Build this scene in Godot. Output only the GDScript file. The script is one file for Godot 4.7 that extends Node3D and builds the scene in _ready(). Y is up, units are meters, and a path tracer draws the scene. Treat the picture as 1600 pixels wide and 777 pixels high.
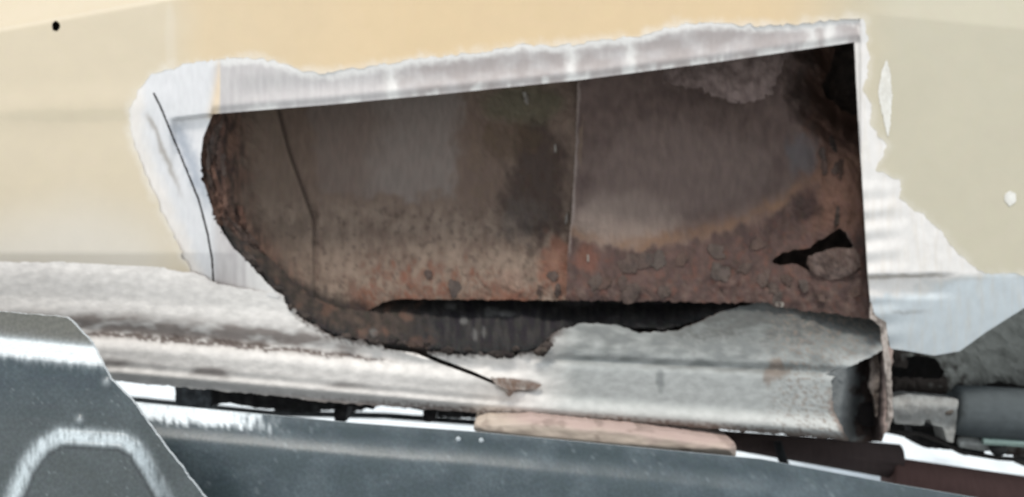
extends Node3D
# An old cream car whose rusty sill has been cut open, with black primed repair panels leaning in front of it.
# Outlines are written in a drawing grid of the car's side: 1 unit = 0.5 mm at the skin, u to the right, v down.

const S := 0.0005
const D := 0.7
const H := 0.4

var na := FastNoiseLite.new()
var nb := FastNoiseLite.new()
var nc := FastNoiseLite.new()
var ns := FastNoiseLite.new()
var rng := RandomNumberGenerator.new()
var M := {}
var car: Node3D

var hole_top := PackedVector2Array([Vector2(332,178), Vector2(420,171), Vector2(520,163), Vector2(700,146), Vector2(905,125), Vector2(1120,97), Vector2(1335,66)])
var hole_right := PackedVector2Array([Vector2(1341,180), Vector2(1349,300), Vector2(1356,420), Vector2(1361,480), Vector2(1366,494), Vector2(1384,506)])
var hole_left := PackedVector2Array([Vector2(440,466), Vector2(415,440), Vector2(390,412), Vector2(362,385), Vector2(343,355), Vector2(330,322), Vector2(318,285), Vector2(313,250), Vector2(317,215)])
var side := PackedVector2Array()
var bare_top := PackedVector2Array([Vector2(203,172), Vector2(215,140), Vector2(235,118), Vector2(280,103), Vector2(330,93), Vector2(400,90), Vector2(440,97), Vector2(470,111), Vector2(520,113), Vector2(590,102), Vector2(625,95), Vector2(700,87), Vector2(770,78), Vector2(815,69), Vector2(870,72), Vector2(950,62), Vector2(1000,57), Vector2(1040,44), Vector2(1100,34), Vector2(1180,40), Vector2(1240,38), Vector2(1330,28), Vector2(1350,30), Vector2(1356,60), Vector2(1340,110), Vector2(1300,200), Vector2(500,300), Vector2(440,480), Vector2(345,468), Vector2(322,440), Vector2(298,425), Vector2(275,380), Vector2(250,322), Vector2(224,265), Vector2(205,215)])
var bare_right := PackedVector2Array([Vector2(1325,60), Vector2(1351,60), Vector2(1360,92), Vector2(1349,140), Vector2(1364,165), Vector2(1360,198), Vector2(1386,228), Vector2(1368,266), Vector2(1405,281), Vector2(1406,312), Vector2(1440,333), Vector2(1470,362), Vector2(1500,398), Vector2(1530,424), Vector2(1600,431), Vector2(1690,412), Vector2(1690,640), Vector2(1350,640), Vector2(1320,300)])
var sill := PackedVector2Array([Vector2(-900,402), Vector2(200,411), Vector2(310,428), Vector2(345,446), Vector2(436,458), Vector2(470,497), Vector2(520,525), Vector2(600,540), Vector2(660,548), Vector2(720,553), Vector2(800,553), Vector2(850,545), Vector2(870,520), Vector2(905,505), Vector2(960,508), Vector2(1000,520), Vector2(1060,517), Vector2(1100,500), Vector2(1130,486), Vector2(1180,474), Vector2(1260,466), Vector2(1388,500), Vector2(1388,543), Vector2(1312,582), Vector2(1300,594), Vector2(1302,640), Vector2(1326,688), Vector2(1300,686), Vector2(1150,673), Vector2(1000,662), Vector2(870,655), Vector2(750,646), Vector2(620,636), Vector2(520,629), Vector2(400,616), Vector2(190,597), Vector2(-900,545)])
var tear := PackedVector2Array([Vector2(596,532), Vector2(640,541), Vector2(690,562), Vector2(740,581), Vector2(776,597), Vector2(782,602), Vector2(772,601), Vector2(736,586), Vector2(686,568), Vector2(650,552), Vector2(600,545)])


func _ready() -> void:
	# camera
	var cam := Camera3D.new()
	cam.name = "camera"
	cam.position = Vector3(0, H, D)
	cam.fov = rad_to_deg(2.0 * atan(388.5 * S / D))
	cam.near = 0.02
	cam.far = 400.0
	var lens := CameraAttributesPhysical.new()      # the focus sits a little short of the skin, as in a hasty phone picture
	lens.frustum_focal_length = 4.3
	lens.exposure_aperture = 1.2
	lens.frustum_focus_distance = 0.43
	cam.attributes = lens
	cam.fov = rad_to_deg(2.0 * atan(388.5 * S / D))
	add_child(cam)
	cam.current = true
	# sky: one even white overcast
	var we := WorldEnvironment.new()
	we.name = "world_environment"
	var env := Environment.new()
	var sky := Sky.new()
	var sm := ProceduralSkyMaterial.new()
	sm.sky_top_color = Color(0.80, 0.84, 0.88)
	sm.sky_horizon_color = Color(0.86, 0.87, 0.87)
	sm.ground_bottom_color = Color(0.55, 0.54, 0.52)
	sm.ground_horizon_color = Color(0.7, 0.7, 0.69)
	sm.sky_curve = 0.2
	sky.sky_material = sm
	env.background_mode = Environment.BG_SKY
	env.sky = sky
	env.background_energy_multiplier = 1.0
	env.tonemap_mode = Environment.TONE_MAPPER_LINEAR
	env.tonemap_exposure = 1.65
	env.sdfgi_enabled = true
	env.ssao_enabled = true
	env.ssil_enabled = true
	we.environment = env
	add_child(we)
	# the sun behind thin cloud, in front of the car and high
	var sun := DirectionalLight3D.new()
	sun.name = "sun"
	sun.rotation_degrees = Vector3(-60, -14, 0)
	sun.light_energy = 0.5
	sun.light_color = Color(1.0, 0.98, 0.95)
	sun.light_angular_distance = 14.0
	sun.shadow_enabled = true
	add_child(sun)

	rng.seed = 7
	for k in [[na, 0.011, 1], [nb, 0.045, 2], [nc, 0.16, 3], [ns, 0.02, 4]]:
		k[0].seed = k[2]
		k[0].frequency = k[1]
		k[0].noise_type = FastNoiseLite.TYPE_SIMPLEX_SMOOTH
		k[0].fractal_octaves = 3
	for p in hole_top: side.append(p)
	side.reverse()
	side = PackedVector2Array([Vector2(-900,-260), Vector2(2700,-260), Vector2(2700,520), Vector2(2560,360), Vector2(2350,260), Vector2(2100,235), Vector2(1900,285), Vector2(1760,366), Vector2(1690,418), Vector2(1640,455), Vector2(1600,482), Vector2(1540,520), Vector2(1500,549), Vector2(1460,556), Vector2(1420,549), Vector2(1392,545)]) + reversed_of(hole_right) + side + reversed_of(hole_left) + PackedVector2Array([Vector2(345,455), Vector2(310,437), Vector2(200,419), Vector2(-900,412)])
	materials()

	build_ground()
	build_car()
	build_timber()
	build_repair_panels()


# ---------------------------------------------------------------- helpers

func reversed_of(a: PackedVector2Array) -> PackedVector2Array:
	var b := a.duplicate()
	b.reverse()
	return b

func P(u: float, v: float, z: float) -> Vector3:
	var k := S * (D - z) / D
	return Vector3((u - 800.0) * k, H - (v - 388.5) * k, z)

func lin(r: float, g: float, b: float, k := 1.0) -> Color:
	var c := Color(r / 255.0, g / 255.0, b / 255.0).srgb_to_linear()
	return Color(c.r * k, c.g * k, c.b * k)

func ss(a: float, b: float, x: float) -> float:
	return smoothstep(a, b, x)

func bump(x: float, c: float, w: float) -> float:
	var t := (x - c) / w
	return exp(-t * t)

func wide(x: float) -> float:      # the grid grows coarse beyond the part in view
	if x > 1700.0:
		return 1700.0 + (x - 1700.0) * 8.0
	if x < -100.0:
		return -100.0 + (x + 100.0) * 8.0
	return x

func along(a: PackedVector2Array, u: float) -> float:      # v of a left-to-right curve at u
	if u <= a[0].x:
		return a[0].y
	for i in a.size() - 1:
		if u <= a[i + 1].x:
			return lerpf(a[i].y, a[i + 1].y, (u - a[i].x) / maxf(a[i + 1].x - a[i].x, 0.001))
	return a[a.size() - 1].y

func across(a: PackedVector2Array, v: float) -> float:     # u of a top-to-bottom curve at v
	if v <= a[0].y:
		return a[0].x
	for i in a.size() - 1:
		if v <= a[i + 1].y:
			return lerpf(a[i].x, a[i + 1].x, (v - a[i].y) / maxf(a[i + 1].y - a[i].y, 0.001))
	return a[a.size() - 1].x

func sd(poly: PackedVector2Array, u: float, v: float) -> float:   # signed distance, positive inside
	var best := 1e9
	var inside := false
	var n := poly.size()
	var a := poly[n - 1]
	for i in n:
		var b := poly[i]
		var ex := b.x - a.x
		var ey := b.y - a.y
		var wx := u - a.x
		var wy := v - a.y
		var t := clampf((wx * ex + wy * ey) / (ex * ex + ey * ey + 1e-6), 0.0, 1.0)
		var dx := wx - ex * t
		var dy := wy - ey * t
		best = minf(best, dx * dx + dy * dy)
		if (a.y > v) != (b.y > v) and u < ex * (v - a.y) / ey + a.x:
			inside = not inside
		a = b
	return sqrt(best) if inside else -sqrt(best)

func line_d(poly: PackedVector2Array, u: float, v: float) -> float:   # distance to an open line
	var best := 1e9
	for i in poly.size() - 1:
		var q := Geometry2D.get_closest_point_to_segment(Vector2(u, v), poly[i], poly[i + 1])
		best = minf(best, q.distance_squared_to(Vector2(u, v)))
	return sqrt(best)

func blot(c: Color, to: Color, u: float, v: float, cu: float, cv: float, ru: float, rv: float, k := 1.0, rag := 0.5) -> Color:
	var x := (u - cu) / ru
	var y := (v - cv) / rv
	var d2 := x * x + y * y
	if d2 > 4.0:
		return c
	var d := sqrt(d2) + rag * (0.7 * na.get_noise_2d(u * 1.6 + cu, v) + 0.5 * nb.get_noise_2d(u, v * 0.6 + cv))
	return c.lerp(to, k * (1.0 - ss(0.6, 1.15, d)))

# A pressed or torn sheet: every cell of a grid over rect that lies in field > 0, cut off at field = 0, raised to height, with an edge and a back.
func sheet(called: String, parent: Node, mat: Material, rect: Rect2, step: float, field: Callable, height: Callable, tint: Callable, thick := 0.0012, edge = null) -> MeshInstance3D:
	var nx := int(rect.size.x / step) + 1
	var ny := int(rect.size.y / step) + 1
	var fv := PackedFloat32Array()
	fv.resize(nx * ny)
	for j in ny:
		for i in nx:
			fv[j * nx + i] = field.call(wide(rect.position.x + i * step), rect.position.y + j * step)
	var pos := PackedVector3Array()
	var col := PackedColorArray()
	var ids := PackedInt32Array()
	ids.resize(nx * ny)
	ids.fill(-1)
	var cuts := {}
	var idx := PackedInt32Array()
	var rim := PackedInt32Array()
	var order := [Vector2i(0, 0), Vector2i(1, 0), Vector2i(1, 1), Vector2i(0, 1)]
	for j in ny - 1:
		for i in nx - 1:
			var f0 := fv[j * nx + i]
			var f1 := fv[j * nx + i + 1]
			var f2 := fv[(j + 1) * nx + i + 1]
			var f3 := fv[(j + 1) * nx + i]
			if f0 <= 0.0 and f1 <= 0.0 and f2 <= 0.0 and f3 <= 0.0:
				continue
			var ff := [f0, f1, f2, f3]
			var ring := PackedInt32Array()
			var cut := PackedByteArray()
			for k in 4:
				var a: Vector2i = order[k] + Vector2i(i, j)
				var b: Vector2i = order[(k + 1) % 4] + Vector2i(i, j)
				var fa: float = ff[k]
				var fb: float = ff[(k + 1) % 4]
				if fa > 0.0:
					var q := a.y * nx + a.x
					if ids[q] < 0:
						ids[q] = pos.size()
						var u := wide(rect.position.x + a.x * step)
						var v := rect.position.y + a.y * step
						pos.append(P(u, v, height.call(u, v)))
						col.append(tint.call(u, v))
					ring.append(ids[q])
					cut.append(0)
				if (fa > 0.0) != (fb > 0.0):
					var qa := a.y * nx + a.x
					var qb := b.y * nx + b.x
					var key := Vector2i(mini(qa, qb), maxi(qa, qb))
					if not cuts.has(key):
						var t := fa / (fa - fb)
						var u2 := lerpf(wide(rect.position.x + a.x * step), wide(rect.position.x + b.x * step), t)
						var v2 := rect.position.y + lerpf(a.y, b.y, t) * step
						cuts[key] = pos.size()
						pos.append(P(u2, v2, height.call(u2, v2)))
						col.append(tint.call(u2, v2))
					ring.append(cuts[key])
					cut.append(1)
			for k in range(1, ring.size() - 1):
				idx.append_array([ring[0], ring[k], ring[k + 1]])
			for k in ring.size():
				var k2 := (k + 1) % ring.size()
				if cut[k] and cut[k2]:
					rim.append_array([ring[k], ring[k2]])
	var nor := PackedVector3Array()
	nor.resize(pos.size())
	for t in range(0, idx.size(), 3):
		var n := (pos[idx[t + 2]] - pos[idx[t]]).cross(pos[idx[t + 1]] - pos[idx[t]])
		for k in 3:
			nor[idx[t + k]] += n
	for i in nor.size():
		nor[i] = nor[i].normalized()
	var count := pos.size()
	var back := idx.size()
	if thick > 0.0:
		var shift := Vector3(0, 0, -thick)
		for i in count:
			pos.append(pos[i] + shift)
			nor.append(-nor[i])
			col.append(col[i])
		for t in range(0, back, 3):
			idx.append_array([idx[t] + count, idx[t + 2] + count, idx[t + 1] + count])
		for t in range(0, rim.size(), 2):
			var a := pos[rim[t]]
			var b := pos[rim[t + 1]]
			var n := (b - a).cross(shift).normalized()
			var at := pos.size()
			for q in [a, b, b + shift, a + shift]:
				pos.append(q)
				nor.append(n)
			for q in 4:
				col.append(edge if edge != null else col[rim[t + q % 2]])
			idx.append_array([at, at + 2, at + 1, at, at + 3, at + 2])
	var arr := []
	arr.resize(Mesh.ARRAY_MAX)
	arr[Mesh.ARRAY_VERTEX] = pos
	arr[Mesh.ARRAY_NORMAL] = nor
	arr[Mesh.ARRAY_COLOR] = col
	arr[Mesh.ARRAY_INDEX] = idx
	var mesh := ArrayMesh.new()
	if pos.size() > 0:
		mesh.add_surface_from_arrays(Mesh.PRIMITIVE_TRIANGLES, arr)
	return put(called, mesh, mat, parent)

func put(called: String, mesh: Mesh, mat: Material, parent: Node) -> MeshInstance3D:
	var o := MeshInstance3D.new()
	o.name = called
	o.mesh = mesh
	o.material_override = mat
	var p := parent
	while p is Node3D and p != self:
		o.position -= (p as Node3D).position
		p = p.get_parent()
	parent.add_child(o, true)
	return o

func thing(called: String, label: String, category: String, at: Vector3) -> Node3D:
	var o := Node3D.new()
	o.name = called
	o.position = at
	o.set_meta("label", label)
	o.set_meta("category", category)
	add_child(o, true)
	return o

# A swept tube of changing radius, uneven by noise
func tube(path: PackedVector3Array, radii: PackedFloat32Array, sides := 20, rough := 0.0, tint := Color.WHITE) -> ArrayMesh:
	var st := SurfaceTool.new()
	st.begin(Mesh.PRIMITIVE_TRIANGLES)
	var n := path.size()
	for i in n:
		var dir := (path[mini(i + 1, n - 1)] - path[maxi(i - 1, 0)]).normalized()
		var side_dir := dir.cross(Vector3.UP if absf(dir.y) < 0.9 else Vector3.RIGHT).normalized()
		var up := side_dir.cross(dir)
		for k in sides:
			var a := TAU * k / sides
			var r := radii[i] * (1.0 + rough * nb.get_noise_3d(k * 12.0, i * 9.0, 3.0))
			st.set_color(tint)
			st.add_vertex(path[i] + (side_dir * cos(a) + up * sin(a)) * r)
	for i in n - 1:
		for k in sides:
			var a := i * sides + k
			var b := i * sides + (k + 1) % sides
			for q in [a, b, a + sides, b, b + sides, a + sides]:
				st.add_index(q)
	for e in [0, n - 1]:
		for k in range(1, sides - 1):
			for q in ([0, k + 1, k] if e == 0 else [0, k, k + 1]):
				st.add_index(e * sides + q)
	st.generate_normals()
	return st.commit()

# A box with chamfered edges between two corners, skewed so that its top follows a slope along x
func block(lo: Vector3, hi: Vector3, bevel: float, slope := 0.0, tint := Color.WHITE, rough := 0.0) -> ArrayMesh:
	var st := SurfaceTool.new()
	st.begin(Mesh.PRIMITIVE_TRIANGLES)
	st.set_smooth_group(-1)
	var c := (lo + hi) * 0.5
	var h := (hi - lo) * 0.5
	var ring := func(y: float, inset: float) -> Array:
		var b := bevel
		var x := h.x - inset
		var z := h.z - inset
		return [Vector3(-x + b, y, z), Vector3(x - b, y, z), Vector3(x, y, z - b), Vector3(x, y, -z + b), Vector3(x - b, y, -z), Vector3(-x + b, y, -z), Vector3(-x, y, -z + b), Vector3(-x, y, z - b)]
	var rings := [ring.call(-h.y, bevel), ring.call(-h.y + bevel, 0.0), ring.call(h.y - bevel, 0.0), ring.call(h.y, bevel)]
	var place := func(p: Vector3) -> Vector3:
		var q := p + c
		q.y += slope * p.x
		return q + Vector3(nb.get_noise_2d(q.x * 900, q.y * 900), nb.get_noise_2d(q.y * 900, q.z * 900), 0) * rough
	st.set_color(tint)
	for r in 3:
		for k in 8:
			var k2 := (k + 1) % 8
			var a: Vector3 = place.call(rings[r][k])
			var b: Vector3 = place.call(rings[r][k2])
			var d: Vector3 = place.call(rings[r + 1][k])
			var e: Vector3 = place.call(rings[r + 1][k2])
			for q in [a, d, e, a, e, b]:
				st.add_vertex(q)
	for k in range(1, 7):
		for q in [rings[3][0], rings[3][k + 1], rings[3][k], rings[0][0], rings[0][k], rings[0][k + 1]]:
			st.add_vertex(place.call(q))
	st.generate_normals()
	return st.commit()

func noise_tex(freq: float, lo: float, hi: float, sd_: int, oct := 4, mid := 0.5) -> NoiseTexture2D:
	var n := FastNoiseLite.new()
	n.seed = sd_
	n.frequency = freq
	n.fractal_octaves = oct
	n.noise_type = FastNoiseLite.TYPE_SIMPLEX_SMOOTH
	var t := NoiseTexture2D.new()
	t.width = 512
	t.height = 512
	t.seamless = true
	t.noise = n
	var g := Gradient.new()
	g.set_color(0, Color(lo, lo, lo))
	g.set_color(1, Color(hi, hi, hi))
	g.add_point(mid, Color((lo + hi) * 0.5, (lo + hi) * 0.5, (lo + hi) * 0.5))
	t.color_ramp = g
	return t

func normal_tex(freq: float, strength: float, sd_: int) -> NoiseTexture2D:
	var t := noise_tex(freq, 0, 1, sd_, 5)
	t.color_ramp = null
	t.as_normal_map = true
	t.bump_strength = strength
	return t

func mat(rough: float, metal: float, tex: Texture2D, nrm: Texture2D, nscale: float, uv: Vector3) -> StandardMaterial3D:
	var m := StandardMaterial3D.new()
	m.vertex_color_use_as_albedo = true
	m.roughness = rough
	m.metallic = metal
	m.uv1_triplanar = true
	m.uv1_world_triplanar = true
	m.uv1_scale = uv
	m.albedo_texture = tex
	if nrm:
		m.normal_enabled = true
		m.normal_texture = nrm
		m.normal_scale = nscale
	m.cull_mode = BaseMaterial3D.CULL_DISABLED
	return m

func materials() -> void:
	M.paint = mat(0.38, 0.0, noise_tex(0.02, 0.985, 1.0, 11), normal_tex(0.03, 1.0, 12), 0.12, Vector3(5, 5, 5))
	M.paint.clearcoat_enabled = true
	M.paint.clearcoat = 0.5
	M.paint.clearcoat_roughness = 0.15
	M.steel = mat(0.5, 0.25, noise_tex(0.02, 0.95, 1.0, 13), normal_tex(0.05, 3.0, 14), 0.08, Vector3(18, 6, 10))
	M.primer = mat(0.7, 0.0, noise_tex(0.02, 0.93, 1.0, 15), normal_tex(0.03, 3.0, 16), 0.15, Vector3(9, 7, 9))
	M.crust = mat(0.95, 0.0, noise_tex(0.025, 0.86, 1.0, 17), normal_tex(0.03, 6.0, 18), 0.18, Vector3(6, 10, 8))
	M.rust = mat(0.88, 0.0, noise_tex(0.02, 0.88, 1.0, 19, 5), normal_tex(0.025, 8.0, 20), 0.35, Vector3(16, 4, 9))
	M.crust.metallic_specular = 0.25
	M.coat = mat(0.42, 0.0, noise_tex(0.06, 0.8, 1.0, 21), normal_tex(0.06, 2.0, 22), 0.2, Vector3(9, 9, 9))
	M.dark = mat(0.8, 0.0, noise_tex(0.02, 0.5, 1.0, 23), normal_tex(0.03, 5.0, 24), 0.6, Vector3(8, 8, 8))
	M.wood = mat(0.8, 0.0, noise_tex(0.012, 0.9, 1.0, 25), normal_tex(0.02, 3.0, 26), 0.4, Vector3(2, 26, 12))
	M.ground = mat(0.9, 0.0, noise_tex(0.02, 0.85, 1.0, 27), normal_tex(0.04, 3.0, 28), 0.5, Vector3(1.3, 1.3, 1.3))


# ---------------------------------------------------------------- setting

func build_ground() -> void:
	var st := SurfaceTool.new()
	st.begin(Mesh.PRIMITIVE_TRIANGLES)
	st.set_normal(Vector3.UP)
	st.set_color(Color(0.74, 0.77, 0.78))
	var r := 150.0
	for p in [Vector3(-r, 0, -r), Vector3(r, 0, -r), Vector3(r, 0, r), Vector3(-r, 0, -r), Vector3(r, 0, r), Vector3(-r, 0, r)]:
		st.add_vertex(p)
	var g := put("ground", st.commit(), M.ground, self)
	g.set_meta("kind", "structure")
	g.set_meta("label", "pale concrete ground seen in bright slits below the car")


# ---------------------------------------------------------------- the car

func z_side(u: float, v: float) -> float:
	var z := 0.003 * sin(u * 0.002) - 0.00000004 * (v - 200.0) * (v - 200.0)
	# the body line at the upper left: above it the skin leans back
	var crease := 46.0 - u * 0.185 - v
	z -= 0.0005 * 1.5 * clampf(crease + 3.0, 0.0, 70.0) * ss(-6.0, 8.0, crease)
	# a soft swage towards the opening, and a slight lean back along the top right
	z += 0.0016 * bump(v, 172.0 - u * 0.05, 26.0) * (1.0 - ss(150.0, 330.0, u))
	var hi := 24.0 + (u - 1390.0) * 0.1 - v
	z -= 0.0005 * 0.35 * maxf(0.0, hi) * ss(1330.0, 1420.0, u)
	# the lower edge turns in, right behind the opening
	z -= 0.00016 * maxf(0.0, v - 432.0) * ss(1340.0, 1380.0, u)
	z -= 0.0001 * maxf(0.0, v - 395.0) * (1.0 - ss(330.0, 430.0, u))
	return z

func f_side(u: float, v: float) -> float:
	return sd(side, u, v)

func bare_of(u: float, v: float) -> float:
	var b := -1e3
	if u < 1400.0 and u > 150.0:
		b = sd(bare_top, u, v)
	if u > 1290.0:
		b = maxf(b, sd(bare_right, u, v))
	return b + 5.0 * nb.get_noise_2d(u, v) + 2.0 * nc.get_noise_2d(u, v * 0.5)

func f_paint(u: float, v: float) -> float:
	var f := sd(side, u, v)
	if f > -20.0:
		f = minf(f, -bare_of(u, v))
		# the drain hole near the body line
		f = minf(f, Vector2((u - 87.0) * 1.35, v - 41.0).length() - 8.5 + 1.2 * nb.get_noise_2d(u * 2, v * 2))
	return f

func f_steel(u: float, v: float) -> float:
	var f := sd(side, u, v)
	if f > -20.0:
		f = minf(f, bare_of(u, v) + 5.0)
		if u < 420.0:
			f -= maxf(0.0, 6.0 * nb.get_noise_2d(u * 1.4, v * 1.4) + 4.0 * nc.get_noise_2d(u, v)) * (1.0 - ss(6.0, 22.0, absf(u - across(hole_side, v)))) * ss(215.0, 260.0, v)
			f = minf(f, line_d(saw_cut, u, v) - 1.6 - 0.6 * nc.get_noise_2d(u, v))
	return f

var saw_cut := PackedVector2Array([Vector2(240,146), Vector2(252,170), Vector2(266,205), Vector2(288,258), Vector2(310,312), Vector2(324,365), Vector2(331,405), Vector2(333,440), Vector2(350,464)])

func z_steel(u: float, v: float) -> float:
	var z := z_side(u, v) - 0.00022
	if u < 1345.0:
		var e := along(hole_top, u) - v        # how far above the cut
		if u < 332.0:
			# the left tab: a fold runs level with the cut
			var fold := v - (186.0 - (u - 265.0) * 0.12)
			z -= 0.006 * ss(-1.0, 5.0, fold) * ss(262.0, 280.0, u) * (1.0 - 0.8 * ss(5.0, 120.0, fold))
			z -= 0.001 * ss(8.0, 80.0, fold)
		else:
			z -= 0.003 * (1.0 - ss(0.0, 14.0, e))
		z -= 0.0018 * (1.0 - ss(0.0, 30.0, absf(e - 30.0))) * ss(330.0, 420.0, u)
	else:
		# ripples and folds in the thin edge behind the opening
		z += 0.0012 * sin(v * 0.19 + 0.02 * u) * (1.0 - ss(1350.0, 1440.0, u)) * ss(260.0, 340.0, v)
		z -= 0.004 * ss(430.0, 434.0, v - (u - 1365.0) * -0.03) * (1.0 - ss(1450.0, 1510.0, u))
		z += 0.003 * ss(455.0, 470.0, v) * (1.0 - ss(1450.0, 1510.0, u))
	z += 0.0003 * nb.get_noise_2d(u * 0.7, v * 0.3)
	return z

func c_paint(u: float, v: float) -> Color:
	var c := lin(228, 211, 182, 0.69)                      # base cream, tinted to how it is lit at the left
	var ochre := lin(229, 200, 157, 0.72)                  # warm orange reflection above the opening, tinted into the paint
	var olive := lin(211, 201, 176, 0.66)                  # duller reflected tone behind the opening, also tinted in
	var w := 12.0 * na.get_noise_2d(u, v)
	c = blot(c, lin(232, 226, 214, 0.8), u, v, 1530, 85, 46, 22, 0.35, 0.5)
	c = blot(c, lin(200, 188, 160, 0.72), u, v, 120, 180, 150, 12, 0.3, 0.4)  # shading of the swage painted as a darker line
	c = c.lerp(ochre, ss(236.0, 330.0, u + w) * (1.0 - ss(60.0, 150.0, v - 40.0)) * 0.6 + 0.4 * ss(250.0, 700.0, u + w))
	c = c.lerp(olive, ss(1180.0, 1420.0, u + w))
	c = c.lerp(lin(226, 218, 206, 0.8), 0.7 * ss(300.0, 420.0, v + 0.5 * w + 0.25 * (150 - absf(u - 120))) * (1.0 - ss(200.0, 320.0, u)))  # whitish reflection low at the left, painted into the cream
	c = blot(c, lin(240, 236, 228, 0.8), u, v, 266, 60, 10, 60, 0.12, 0.2)
	if u > 170.0 and v < 500.0 and v > 0.0:
		# sanded primer feathers out into the paint round the bare metal
		var b := -bare_of(u, v) + 9.0 * nb.get_noise_2d(u * 0.5, v * 0.3) + 4.0
		c = c.lerp(lin(238, 232, 224, 0.8), (0.6 if u < 1345.0 else 0.35) * (1.0 - ss(-6.0, 18.0, b)))
	return c * (1.0 + 0.03 * na.get_noise_2d(u * 0.5, v * 0.5 + 300.0))

func c_steel(u: float, v: float) -> Color:
	var white := lin(242, 238, 233, 0.76)
	var steel := lin(209, 202, 200, 0.72)
	var pink := lin(193, 182, 178, 0.68)
	var b := bare_of(u, v)
	var streak := nb.get_noise_2d(u * 2.2, v * 0.25)
	if u < 1337.0 and v < 480.0 or v < 68.0:
		var c := steel.lerp(white, clampf(0.35 + 0.8 * streak, 0.0, 1.0) * 0.3)
		# pinkish primer left on the right two thirds, feathered white at its edges
		c = c.lerp(pink, ss(560.0, 700.0, u + 40.0 * nb.get_noise_2d(u, v)) * clampf(0.75 + 0.9 * na.get_noise_2d(u * 1.5, v * 2.0), 0.15, 1.0))
		c = c.lerp(white, 0.8 * (1.0 - ss(3.0, 12.0, along(hole_top, u) - v + 7.0 * nb.get_noise_2d(u * 0.7, 8.0))) * ss(-0.1, 0.25, nb.get_noise_2d(u * 0.5, 40.0)) * ss(340.0, 420.0, u))
		c = c.lerp(white, (1.0 - ss(4.0, 15.0, b)) * 0.85)
		for q in [612.0, 893.0, 986.0, 1268.0, 1296.0]:
			c = c.lerp(white, 0.8 * bump(u + 6 * nb.get_noise_2d(u, v), q, 9.0))
		if u < 345.0:
			c = c.lerp(lin(236, 234, 234, 0.76), ss(0.0, 20.0, 345.0 - u) * 0.9)
			c = c.lerp(lin(178, 184, 194, 0.7), 0.85 * bump(u + 8.0 * nb.get_noise_2d(u, v), across(saw_cut, v) + 12.0, 14.0) * ss(175.0, 215.0, v) * (1.0 - ss(290.0, 350.0, v)))
			c = c.lerp(lin(178, 168, 158, 0.7), 0.8 * bump(u + 5.0 * nb.get_noise_2d(u, v * 0.5), across(saw_cut, v) - 24.0, 4.0) * ss(170.0, 190.0, v) * (1.0 - ss(260.0, 330.0, v)))
			c = c.lerp(lin(236, 214, 186, 0.8), bump(u + v * 0.2, 370.0, 9.0) * (1.0 - ss(180.0, 190.0, v)))
			c = c.lerp(lin(244, 235, 226, 0.78), 0.8 * ss(6.0, 30.0, across(saw_cut, v) - u) * (1.0 - ss(8.0, 30.0, b)))
			c = c.lerp(lin(172, 164, 158, 0.8), 0.7 * bump(v, 437.0 + 0.02 * u, 2.5))
		return c
	var c2 := lin(244, 238, 233, 0.74)
	var blue := lin(222, 228, 231, 0.74)
	var edge := v - (466.0 - (u - 1365.0) * 0.2) + 14.0 * na.get_noise_2d(u * 2, v * 2)
	c2 = c2.lerp(blue, ss(-6.0, 6.0, edge))
	c2 = c2.lerp(lin(150, 140, 130, 0.8), 0.8 * bump(v + 3 * nb.get_noise_2d(u, v), 433.0 - (u - 1365.0) * 0.02, 2.6) * (1.0 - ss(1450.0, 1500.0, u)))
	c2 = c2.lerp(lin(165, 165, 162, 0.8), 0.7 * bump(v + 4 * nb.get_noise_2d(u, v), 488.0, 3.0) * (1.0 - ss(1430.0, 1460.0, u)) * ss(1390.0, 1400.0, u))
	c2 = c2.lerp(lin(196, 196, 192, 0.8), 0.5 * (1.0 - ss(3.0, 12.0, absf(edge) )) * ss(1400.0, 1440.0, u))
	c2 = c2.lerp(lin(214, 200, 178, 0.8), clampf(streak, 0, 1) * 0.4)
	return c2

func z_inner_left(u: float, v: float) -> float:
	var z := -0.075
	var e := ss(452.0, 318.0, u + 0.16 * (v - 300.0) * (1.0 if v > 300.0 else 0.3) * -1.0)
	z += 0.060 * pow(e, 1.6)
	z += 0.02 * ss(330.0, 470.0, v)
	var seam := u - seam_u(v)
	z += 0.0035 * (1.0 - ss(-1.0, 2.0, seam))
	z -= 0.0025 * bump(seam, 1.0, 2.2)
	# a hollow beside the lap, and scabs low down
	z -= 0.012 * bump(u, 830.0, 60.0) * (1.0 - ss(330.0, 420.0, v))
	z += 0.004 * bump(u, 610.0, 110.0) * (1.0 - ss(240.0, 330.0, v))
	var k := ss(290.0, 350.0, v) + 1.6 * (1.0 - ss(380.0, 440.0, u)) + ss(720.0, 760.0, u)
	z += k * (0.0012 * nb.get_noise_2d(u, v * 0.7) + 0.0009 * nc.get_noise_2d(u, v * 0.6))
	z += (1.0 - ss(350.0, 400.0, u)) * 0.004 * nb.get_noise_2d(u * 1.5, v * 0.35)
	return z

func seam_u(v: float) -> float:
	return across(PackedVector2Array([Vector2(434,172), Vector2(452,240), Vector2(478,312), Vector2(489,345), Vector2(492,470)]), v)

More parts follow.
